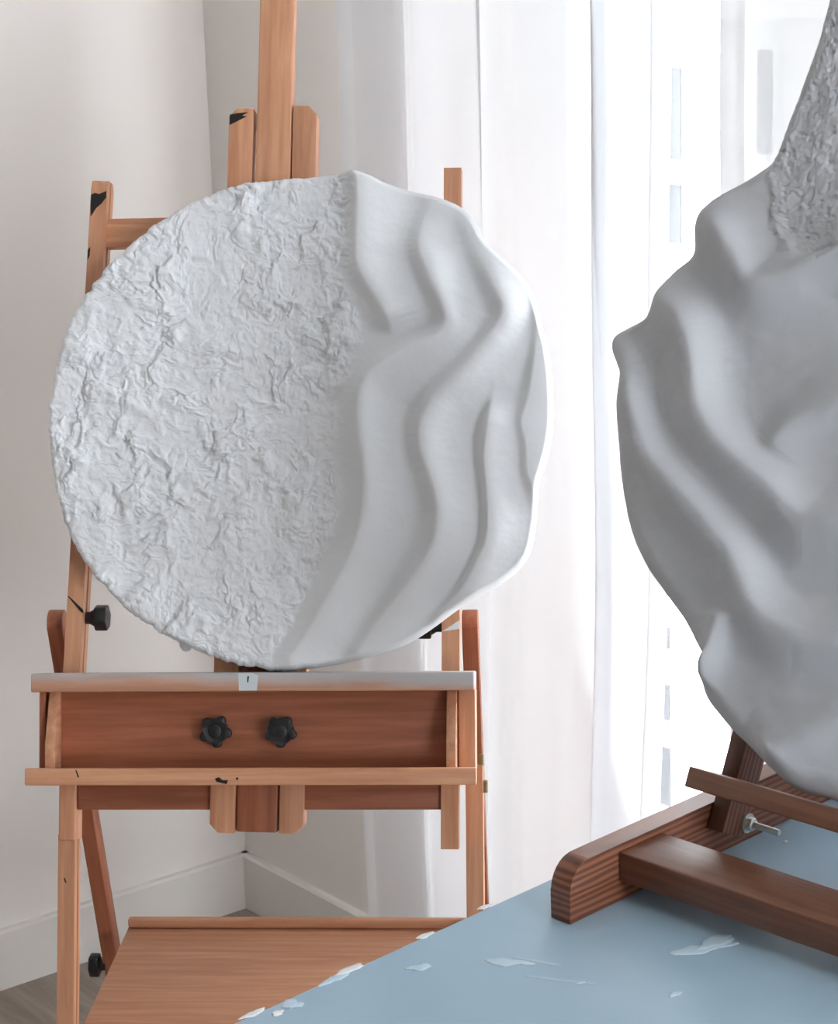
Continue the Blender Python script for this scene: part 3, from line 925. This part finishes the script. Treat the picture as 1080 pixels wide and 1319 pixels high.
OUT1 = [(305, 240), (340, 234), (400, 230), (430, 227), (455, 223), (478, 229), (500, 239), (530, 248), (562, 255), (592, 267), (612, 286), (625, 310),
        (645, 331), (668, 352), (688, 381), (699, 420), (708, 455), (713, 500), (713, 550), (706, 590), (696, 622), (693, 650), (689, 690),
        (680, 720), (655, 746), (620, 768), (590, 786), (560, 808), (530, 827), (495, 841), (450, 853), (400, 861), (355, 864), (310, 856),
        (270, 844), (230, 826), (185, 800), (150, 770), (120, 735), (100, 705), (85, 670), (75, 630), (67, 585), (65, 540), (69, 495),
        (80, 450), (95, 410), (115, 378), (150, 335), (190, 300), (235, 270), (270, 252)]
# crest line, height, reach to the left of travel..., reach to the right, start/end strength
RID1 = [
    ([(462, 218), (467, 260), (465, 315), (468, 350), (488, 385), (505, 415), (512, 440)], 31, 20, 52, 1.0, 0.25),
    ([(556, 272), (546, 300), (544, 325), (558, 362), (574, 398), (578, 420), (566, 437), (530, 456), (490, 478), (470, 505), (467, 545),
      (474, 600), (474, 650), (466, 695), (444, 745), (408, 805), (380, 845)], 33, 22, 44, 0.3, 0.5),
    ([(604, 300), (620, 335), (640, 375), (651, 405), (640, 430), (605, 472), (566, 510), (548, 545), (546, 575), (558, 615), (568, 660),
      (558, 712), (530, 755), (498, 795), (468, 838)], 31, 22, 46, 0.3, 0.6),
    ([(640, 500), (632, 540), (626, 590), (630, 640), (630, 690), (620, 718), (598, 758), (570, 790)], 25, 11, 44, 0.3, 0.7),
    ([(686, 372), (694, 418), (690, 470), (682, 518), (674, 545), (680, 575), (681, 605), (689, 632), (692, 665)], 19, 15, 90, 0.5, 0.3),
]
BND1 = catmull([(447, 190), (449, 225), (451, 260), (448, 330), (452, 380), (462, 425), (455, 470), (442, 510), (437, 560), (436, 610), (433, 650), (424, 690), (406, 740),
                (380, 790), (345, 850), (325, 890)], 5)


def rough1(X, Y):
    sd = (X - np.interp(Y, BND1[:, 1], BND1[:, 0])) * 0.95      # negative on the rough (left) side
    sd = sd + 7 * fbm(X / 16, Y / 16, 91, 3)
    m = sstep(-9, 10, sd)
    wx = X + 16 * fbm(X / 46, Y / 46, 1, 3); wy = Y + 16 * fbm(X / 46, Y / 46, 2, 3)
    big = fbm(wx / 95, wy / 95, 3, 3)
    a = fbm((wx + 0.45 * wy) / 46, (wy - 0.2 * wx) / 66, 5, 4, 0.52)
    b = fbm((wx - 0.35 * wy) / 70, (wy + 0.3 * wx) / 42, 8, 4, 0.52)
    dens = sstep(-0.25, 0.35, fbm(X / 75, Y / 75, 33, 3))           # torn patches here, calmer plaster there
    flakes = sstep(0.0, 0.07, a) * 2.3 + sstep(0.24, 0.30, a) * 2.0 + sstep(0.06, 0.13, b) * 1.9 - sstep(0.22, 0.3, -b) * 1.5
    lips = np.exp(-((a - 0.055) / 0.03) ** 2) * 0.35 + np.abs(fbm(wx / 38, wy / 34, 12, 3)) * 3.3 + fbm(X / 17, Y / 15, 14, 2) * 1.3
    fine = fbm(X / 8, Y / 8, 21, 3) * 0.75 + fbm(X / 3.0, Y / 3.0, 22, 2) * 0.30
    r = (big * 4.0 + (flakes + lips) * (0.45 + 0.75 * dens) + fine * (0.7 + 0.5 * dens) + 3.0)
    smooth = 2.5 + 0.5 * fbm(X / 40, Y / 30, 44, 3)
    return r * (1 - m) + smooth * m, sstep(-22, 6, sd)


K1 = float(unproj1(390, 540)[0] - unproj1(389, 540)[0])
disc1, base1 = relief('plaster_relief', None, OUT1, RID1, rough1, unproj1, world1, K1, 0.040, R1_N, 0.0075, M_plaster, 520, 5, (388, 545), 8, 8, 1.2,
                      jag=lambda th: 2.8 * fbm(21 * np.cos(th), 21 * np.sin(th), 71, 3) * sstep(0.15, -0.15, np.cos(th)))
tag(disc1, 'round white plaster relief, half rough stucco and half smooth waves, on the tall beech easel', 'relief sculpture')
# plaster drip hanging from the lower rim
xd, vd = EP(240, 830, 0.012)
lathe('plaster_drip', disc1, [(0.0006, 0.0085), (0.004, 0.0075), (0.0075, 0.003), (0.008, -0.002), (0.006, -0.0065), (0.0008, -0.0085)], frame(EL(xd, vd, 0.012), ex, en, np.cross(ex, en)), M_plaster, 20)

# ---------------------------------------------------------------- the blue work table
BY = 45.6
ba = hdir(BY)                      # along the table edge and the small easel's rails, away
bu = hdir(BY + 90)                 # along the small easel's bars, to the right and nearer
TZ = 0.80
QN = on(735, 1192, np.array([0, 0, TZ]), UP)       # near lower corner of the small easel's rail
e1 = on(320, 1307, np.array([0, 0, TZ]), UP); e2 = on(709, 1133, np.array([0, 0, TZ]), UP)
ue = (np.dot(e1 - QN, bu) + np.dot(e2 - QN, bu)) / 2   # table edge offset along bu
T_A0, T_A1, T_U1 = -0.62, 0.50, 0.95
TM = frame(QN, ba, bu, UP)


def TP(a, u, z): return QN + ba * a + bu * u + UP * z


table = thing('work_table', TP((T_A0 + T_A1) / 2, (ue + T_U1) / 2, -TZ), 'pale blue painted work table with dried white paint smears, under the small easel', 'table')
bm = bmesh.new(); bmesh.ops.create_cube(bm, size=2)
for v in bm.verts: v.co = Vector((v.co.x * (T_A1 - T_A0) / 2, v.co.y * (T_U1 - ue) / 2, v.co.z * 0.014))
bmesh.ops.bevel(bm, geom=list(bm.edges), offset=0.003, segments=3, affect='EDGES', profile=0.5)
finish(bm, 'table_top', M_table, frame(TP((T_A0 + T_A1) / 2, (ue + T_U1) / 2, -0.014), ba, bu, UP), table, True, 50)
for a in (T_A0 + 0.06, T_A1 - 0.06):
    for u in (ue + 0.06, T_U1 - 0.06):
        wbox('leg', table, TP(a, u, (-0.028 - TZ) / 2), UP, ba, bu, (TZ - 0.028) / 2, 0.022, 0.022, M_legs, 0.002)
for a in (T_A0 + 0.06, T_A1 - 0.06):
    wbox('apron', table, TP(a, (ue + T_U1) / 2, -0.065), bu, ba, UP, (T_U1 - ue) / 2 - 0.085, 0.010, 0.035, M_legs, 0.002)


def smear(px, py, lx, ly, rot, seed, mat=M_white_paint, h=0.0008):
    """flat dried blob of paint lying on the table"""
    P = on(px, py, np.array([0, 0, TZ]), UP)
    rng = np.random.default_rng(seed); bm = bmesh.new()
    n = 28; k1, k2, k3 = rng.uniform(0, 6.28, 3)
    ring = lambda f, z: [bm.verts.new((lx * f * (1 + .25 * math.sin(2 * t + k1) + .16 * math.sin(5 * t + k2) + .1 * math.sin(9 * t + k3)) * math.cos(t),
                                       ly * f * (1 + .25 * math.sin(3 * t + k2) + .16 * math.sin(5 * t + k3)) * math.sin(t), z)) for t in [2 * math.pi * i / n for i in range(n)]]
    rs = [ring(1.0, 0.0), ring(0.93, h * 0.8), ring(0.6, h)]
    for a, b in zip(rs, rs[1:]):
        for i in range(n): bm.faces.new((a[i], a[(i + 1) % n], b[(i + 1) % n], b[i]))
    bm.faces.new(rs[-1]); bm.faces.new(rs[0][::-1])
    X = ba * math.cos(rot) + bu * math.sin(rot); Y = -ba * math.sin(rot) + bu * math.cos(rot)
    return finish(bm, 'paint_smear', mat, frame(P + UP * 0.00005, X, Y, UP), table, True)


M_smear = mat_plain('thin_paint_smear', lin(186, 205, 216), 0.5, noise=0.06, nscale=60)
smear(922, 1214, 0.017, 0.009, 0.3, 1, M_smear)
smear(905, 1222, 0.024, 0.007, 0.5, 2, M_smear, 0.0005)
smear(655, 1240, 0.016, 0.006, 0.9, 3, M_smear)
smear(540, 1246, 0.010, 0.005, 0.4, 4, M_smear)
smear(375, 1294, 0.009, 0.007, 0.2, 5, M_smear)
smear(358, 1305, 0.005, 0.004, 0.2, 6)
smear(449, 1250, 0.016, 0.004, 0.05, 7)
smear(430, 1262, 0.012, 0.004, 0.1, 8, M_smear)
smear(549, 1205, 0.010, 0.003, 0.0, 9)
smear(626, 1168, 0.008, 0.0025, 0.0, 10)
smear(326, 1306, 0.010, 0.0035, 0.0, 11)
smear(870, 1281, 0.005, 0.003, 0.2, 12, M_smear)
smear(748, 1266, 0.004, 0.002, 0.2, 13, M_smear)
smear(1012, 1084, 0.0025, 0.0018, 0.2, 14)
smear(690, 1238, 0.022, 0.0016, 1.2, 15, M_smear, 0.0004)
smear(720, 1262, 0.030, 0.0014, 1.1, 16, M_smear, 0.0004)

# ---------------------------------------------------------------- the small stained table easel
RAIL_W, RAIL_H, RAIL_L = 0.021, 0.0505, 0.47
EAS_W = 0.40                                           # spacing of the two rails
small = thing('table_easel', TP(RAIL_L / 2, EAS_W / 2, 0), 'small dark stained pine table easel on the blue table, carrying the large grey relief', 'easel')


def rail(u0):
    poly = [(0, 0.0004), (RAIL_L, 0.0004), (RAIL_L, RAIL_H * 0.62)]
    r = 0.020
    for k in range(7):
        a = math.pi / 2 * k / 6
        poly.append((RAIL_L - r + r * math.cos(a), RAIL_H - r + r * math.sin(a)))
    for k in range(9):
        a = math.pi / 2 * k / 8
        poly.append((0.024 * (1 - math.sin(a)) , RAIL_H - 0.026 + 0.026 * math.cos(a)))
    M = frame(TP(0, u0, 0), ba, UP, np.cross(ba, UP)); s = 1 if np.dot(np.cross(ba, UP), bu) > 0 else -1
    return prism('base_rail', small, poly, min(0, -s * RAIL_W), max(0, -s * RAIL_W), M, M_pine, 0.0008, True)


rail(0.0); rail(EAS_W + RAIL_W)
# front cross bar between the rails
pc = on(797, 1097, TP(0, 0, 0), bu) - QN
pa = float(np.dot(pc, ba)); pz = float(pc[2])
pb = on(850, 1071, TP(0, 0, pz), UP) - QN; depth_bar = float(np.dot(pb, ba)) - pa
pz0 = float((on(830, 1146, TP(pa, 0, 0), ba) - QN)[2])
print('bar', pa, pz, pz0, depth_bar)
wbox('cross_bar', small, TP(pa + depth_bar / 2, EAS_W / 2, (pz + max(pz0, 0.001)) / 2), bu, ba, UP, EAS_W / 2, depth_bar / 2, (pz - max(pz0, 0.001)) / 2, M_pine_bar, 0.0015)
wbox('cross_bar', small, TP(RAIL_L - 0.05, EAS_W / 2, 0.025), bu, ba, UP, EAS_W / 2, 0.018, 0.012, M_pine_bar, 0.0015)

# leaning masts bolted to the inner side of the rails
SL = math.radians(24.0)
su = math.cos(SL) * UP + math.sin(SL) * ba
sn = math.sin(SL) * UP - math.cos(SL) * ba            # out of the disc, towards the viewer
MW, MD = 0.017, 0.034
P_foot = on(931, 1073, TP(0, MW + 0.001, 0), bu) - QN     # lower front corner of the left mast
fa, fz = float(np.dot(P_foot, ba)), float(P_foot[2])
lift = max(0.0, math.sin(SL) * MD + 0.0015 - fz)     # keep the back corner of the foot off the table

S0 = TP(fa, 0, fz)                                     # origin of the leaning frame (front face of masts)


def SLP(u, v, n): return S0 + bu * u + su * v + sn * n


MAST_L = 0.58
for u0 in (0.0012, EAS_W - MW - 0.0012):
    lv = lift / math.cos(SL)
    m_ = wbox('mast', small, SLP(u0 + MW / 2, (MAST_L + lv) / 2, -MD / 2), su, sn, bu, (MAST_L - lv) / 2, MD / 2, MW / 2, M_pine, 0.001)
    # bolt with washer and nut through mast and rail
    s = 1 if u0 < 0.1 else -1
    P = on(963, 1060, TP(0, MW + 0.0012, 0), bu) - QN
    Pb = TP(float(np.dot(P, ba)), (u0 + MW) if s > 0 else u0, float(P[2]))
    a_ = ba; b_ = np.cross(bu * s, a_)
    Mb = frame(Pb, a_, b_, bu * s)
    bolt = lathe('bolt', small, [(0.003, -0.045), (0.003, 0.0325), (0.0022, 0.034)], Mb, M_steel, 20)
    lathe('washer', bolt, [(0.0088, 0.0), (0.0088, 0.0016)], Mb, M_steel, 28)
    prism('nut', bolt, [(0.0062 * math.cos(math.pi / 3 * k), 0.0062 * math.sin(math.pi / 3 * k)) for k in range(6)], 0.0016, 0.0072, Mb, M_steel, 0.0006, True)
    # back stay from the mast down to the rear of the rail
    A = SLP(u0 + MW / 2, MAST_L * 0.62, -MD - 0.004); B = TP(RAIL_L - 0.06, u0 + MW / 2, 0.038)
    X = (A - B) / np.linalg.norm(A - B); Zv = np.cross(X, bu)
    wbox('back_stay', small, (A + B) / 2, X, bu, Zv, np.linalg.norm(A - B) / 2, MW / 2 - 0.002, 0.011, M_pine, 0.001)
wbox('top_bar', small, SLP(EAS_W / 2, MAST_L - 0.05, -MD / 2), bu, su, sn, EAS_W / 2 - MW - 0.0014, 0.018, 0.009, M_pine_bar, 0.001)
# ledge bar across the masts
NB = 0.044
def SP(x, y, n):
    P = on(x, y, S0 + sn * n, sn) - S0
    return float(np.dot(P, bu)), float(np.dot(P, su))
l0, l1 = SP(889, 983.5, NB), SP(881.5, 1010, NB)
lu, lv1, lv0 = (l0[0] + l1[0]) / 2, l0[1], l1[1]
lv1b = SP(1079, 1046, NB); lv0b = SP(1079, 1076, NB)
print('ledge', l0, l1, lv1b, lv0b)
lv1 = (lv1 + lv1b[1]) / 2; lv0 = (lv0 + lv0b[1]) / 2
wbox('ledge_bar', small, SLP((lu + EAS_W - lu) / 2, (lv0 + lv1) / 2, NB / 2 + 0.0006), bu, su, sn, (EAS_W - 2 * lu) / 2, (lv1 - lv0) / 2, NB / 2 - 0.0006, M_pine_bar, 0.0015)

# ---------------------------------------------------------------- relief on the small easel
R2_N = 0.022


def unproj2(X, Y):
    X = np.asarray(X, float); Y = np.asarray(Y, float)
    d = (rt[:, None] * ((X.ravel() - CX) / F_PX) + dn[:, None] * ((Y.ravel() - CY) / F_PX) + fw[:, None])
    t = np.dot(S0 + sn * R2_N - CAM, sn) / (sn @ d)
    P = CAM[:, None] + d * t - S0[:, None]
    return (bu @ P).reshape(X.shape), (su @ P).reshape(X.shape)


def world2(u, v, n):
    u, v, n = [np.atleast_1d(np.asarray(q, float)) for q in (u, v, n)]
    return S0 + np.outer(u, bu) + np.outer(v, su) + np.outer(n, sn)


OUTV = [(1090, -60), (1075, 0), (1058, 60), (1040, 110), (1021, 160), (1003, 205), (985, 222), (960, 238), (927, 257), (908, 275), (900, 296), (897, 330), (872, 353), (850, 381),
        (838, 412), (812, 427), (796, 438), (793, 452), (800, 472), (806, 492), (803, 530), (803, 580), (806, 625), (816, 682), (835, 728), (860, 765), (885, 800), (904, 835),
        (913, 850), (916, 858), (910, 872), (912, 895), (922, 912), (946, 941), (972, 966), (1000, 994), (1030, 1018), (1080, 1032)]
uu, vv = unproj2(*np.array(OUTV, float).T)
pts2 = np.stack([uu, vv], 1)
A_ = np.c_[2 * pts2, np.ones(len(pts2))]; s_ = np.linalg.lstsq(A_, (pts2 ** 2).sum(1), rcond=None)[0]
RC = math.sqrt(s_[2] + s_[0] ** 2 + s_[1] ** 2); cc = s_[:2]
print('disc2 centre', cc, 'R', RC, 'ledge v', lv1)
# close the outline with the rest of the circle (outside the picture)
a_first = math.atan2(*(pts2[0] - cc)[::-1]); a_last = math.atan2(*(pts2[-1] - cc)[::-1])
r_first, r_last = np.linalg.norm(pts2[0] - cc), np.linalg.norm(pts2[-1] - cc)
if a_first < a_last: a_first += 2 * math.pi
rest = []
for k in range(1, 22):
    q = k / 22; a = a_last + (a_first - a_last) * q
    # travel the other way round (through the right-hand side)
    rest.append((a, r_last + (r_first - r_last) * q + 0.006 * math.sin(7 * a)))
span = a_first - a_last
OUT2 = [tuple(p) for p in pts2] + [(cc[0] + r * math.cos(a), cc[1] + r * math.sin(a)) for a, r in rest]
K2 = 0.00060                                           # one work unit of the height field in metres
to_l = lambda L: [tuple(np.array(unproj2(float(x), float(y))) / K2 * np.array([1, -1])) for x, y in L]
OUT2 = [(x, max(y, lv1 + 0.0008)) for x, y in OUT2]
OUT2u = [(x / K2, -y / K2) for x, y in OUT2]
RID2 = [(to_l(l), a * 0.80, wl * 1.06, wr * 1.06, e0, e1) for l, a, wl, wr, e0, e1 in [
    ([(905, 277), (946, 304), (972, 342), (992, 374), (1035, 368), (1080, 350), (1170, 320), (1260, 250)], 52, 48, 40, 0.28, 0.6),
    ([(845, 378), (880, 402), (908, 430), (920, 470), (926, 525), (945, 566), (980, 604), (1016, 634), (1046, 666), (1080, 680), (1170, 670), (1280, 600)], 56, 66, 36, 0.28, 0.6),
    ([(1180, 500), (1120, 518), (1080, 534), (1046, 552), (1020, 576), (1000, 606)], 30, 46, 46, 0.5, 0.2),
    ([(793, 440), (826, 474), (842, 538), (862, 594), (898, 636), (936, 680), (966, 718), (985, 760), (1000, 790), (1032, 816), (1080, 828), (1180, 820), (1300, 740)], 50, 60, 40, 0.22, 0.6),
    ([(906, 880), (932, 846), (946, 812), (952, 786)], 36, 34, 34, 0.35, 0.2),
    ([(985, 985), (1030, 962), (1080, 942), (1180, 910)], 34, 44, 44, 0.4, 0.5),
]]
BND2 = catmull(to_l([(985, 160), (1000, 205), (1006, 255), (1012, 300), (1032, 338), (1062, 352), (1090, 344), (1180, 300), (1300, 200)]), 5)


def rough2(X, Y):
    d, side, _ = polydist(X, Y, BND2)
    sd = np.where(side > 0, d, -d)
    sd = sd + 6 * fbm(X / 20, Y / 20, 191, 3)
    m = sstep(-8, 8, sd)
    wx = X + 8 * fbm(X / 30, Y / 30, 101, 3); wy = Y + 8 * fbm(X / 30, Y / 30, 102, 3)
    a = fbm(wx / 30, wy / 30, 105, 4, 0.6)
    pits = sstep(0.42, 0.6, fbm(X / 14, Y / 14, 110, 2)) * -2.0
    r = 2.5 * fbm(wx / 80, wy / 80, 103, 2) + sstep(-0.05, 0.25, a) * 0.8 + a * 1.1 + fbm(X / 7, Y / 7, 121, 3) * 0.8 + fbm(X / 3, Y / 3, 123, 2) * 0.35 + pits + 6
    smooth = 2.0 + 1.2 * fbm(X / 70, Y / 60, 144, 3)
    return r * (1 - m) + smooth * m, sstep(-30, 4, sd)


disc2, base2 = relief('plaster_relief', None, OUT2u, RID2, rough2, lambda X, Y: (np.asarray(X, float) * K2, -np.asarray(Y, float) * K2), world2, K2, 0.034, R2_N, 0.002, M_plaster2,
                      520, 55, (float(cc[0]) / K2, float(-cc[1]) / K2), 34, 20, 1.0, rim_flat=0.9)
tag(disc2, 'large round grey plaster relief with deep draped folds on the small table easel', 'relief sculpture')
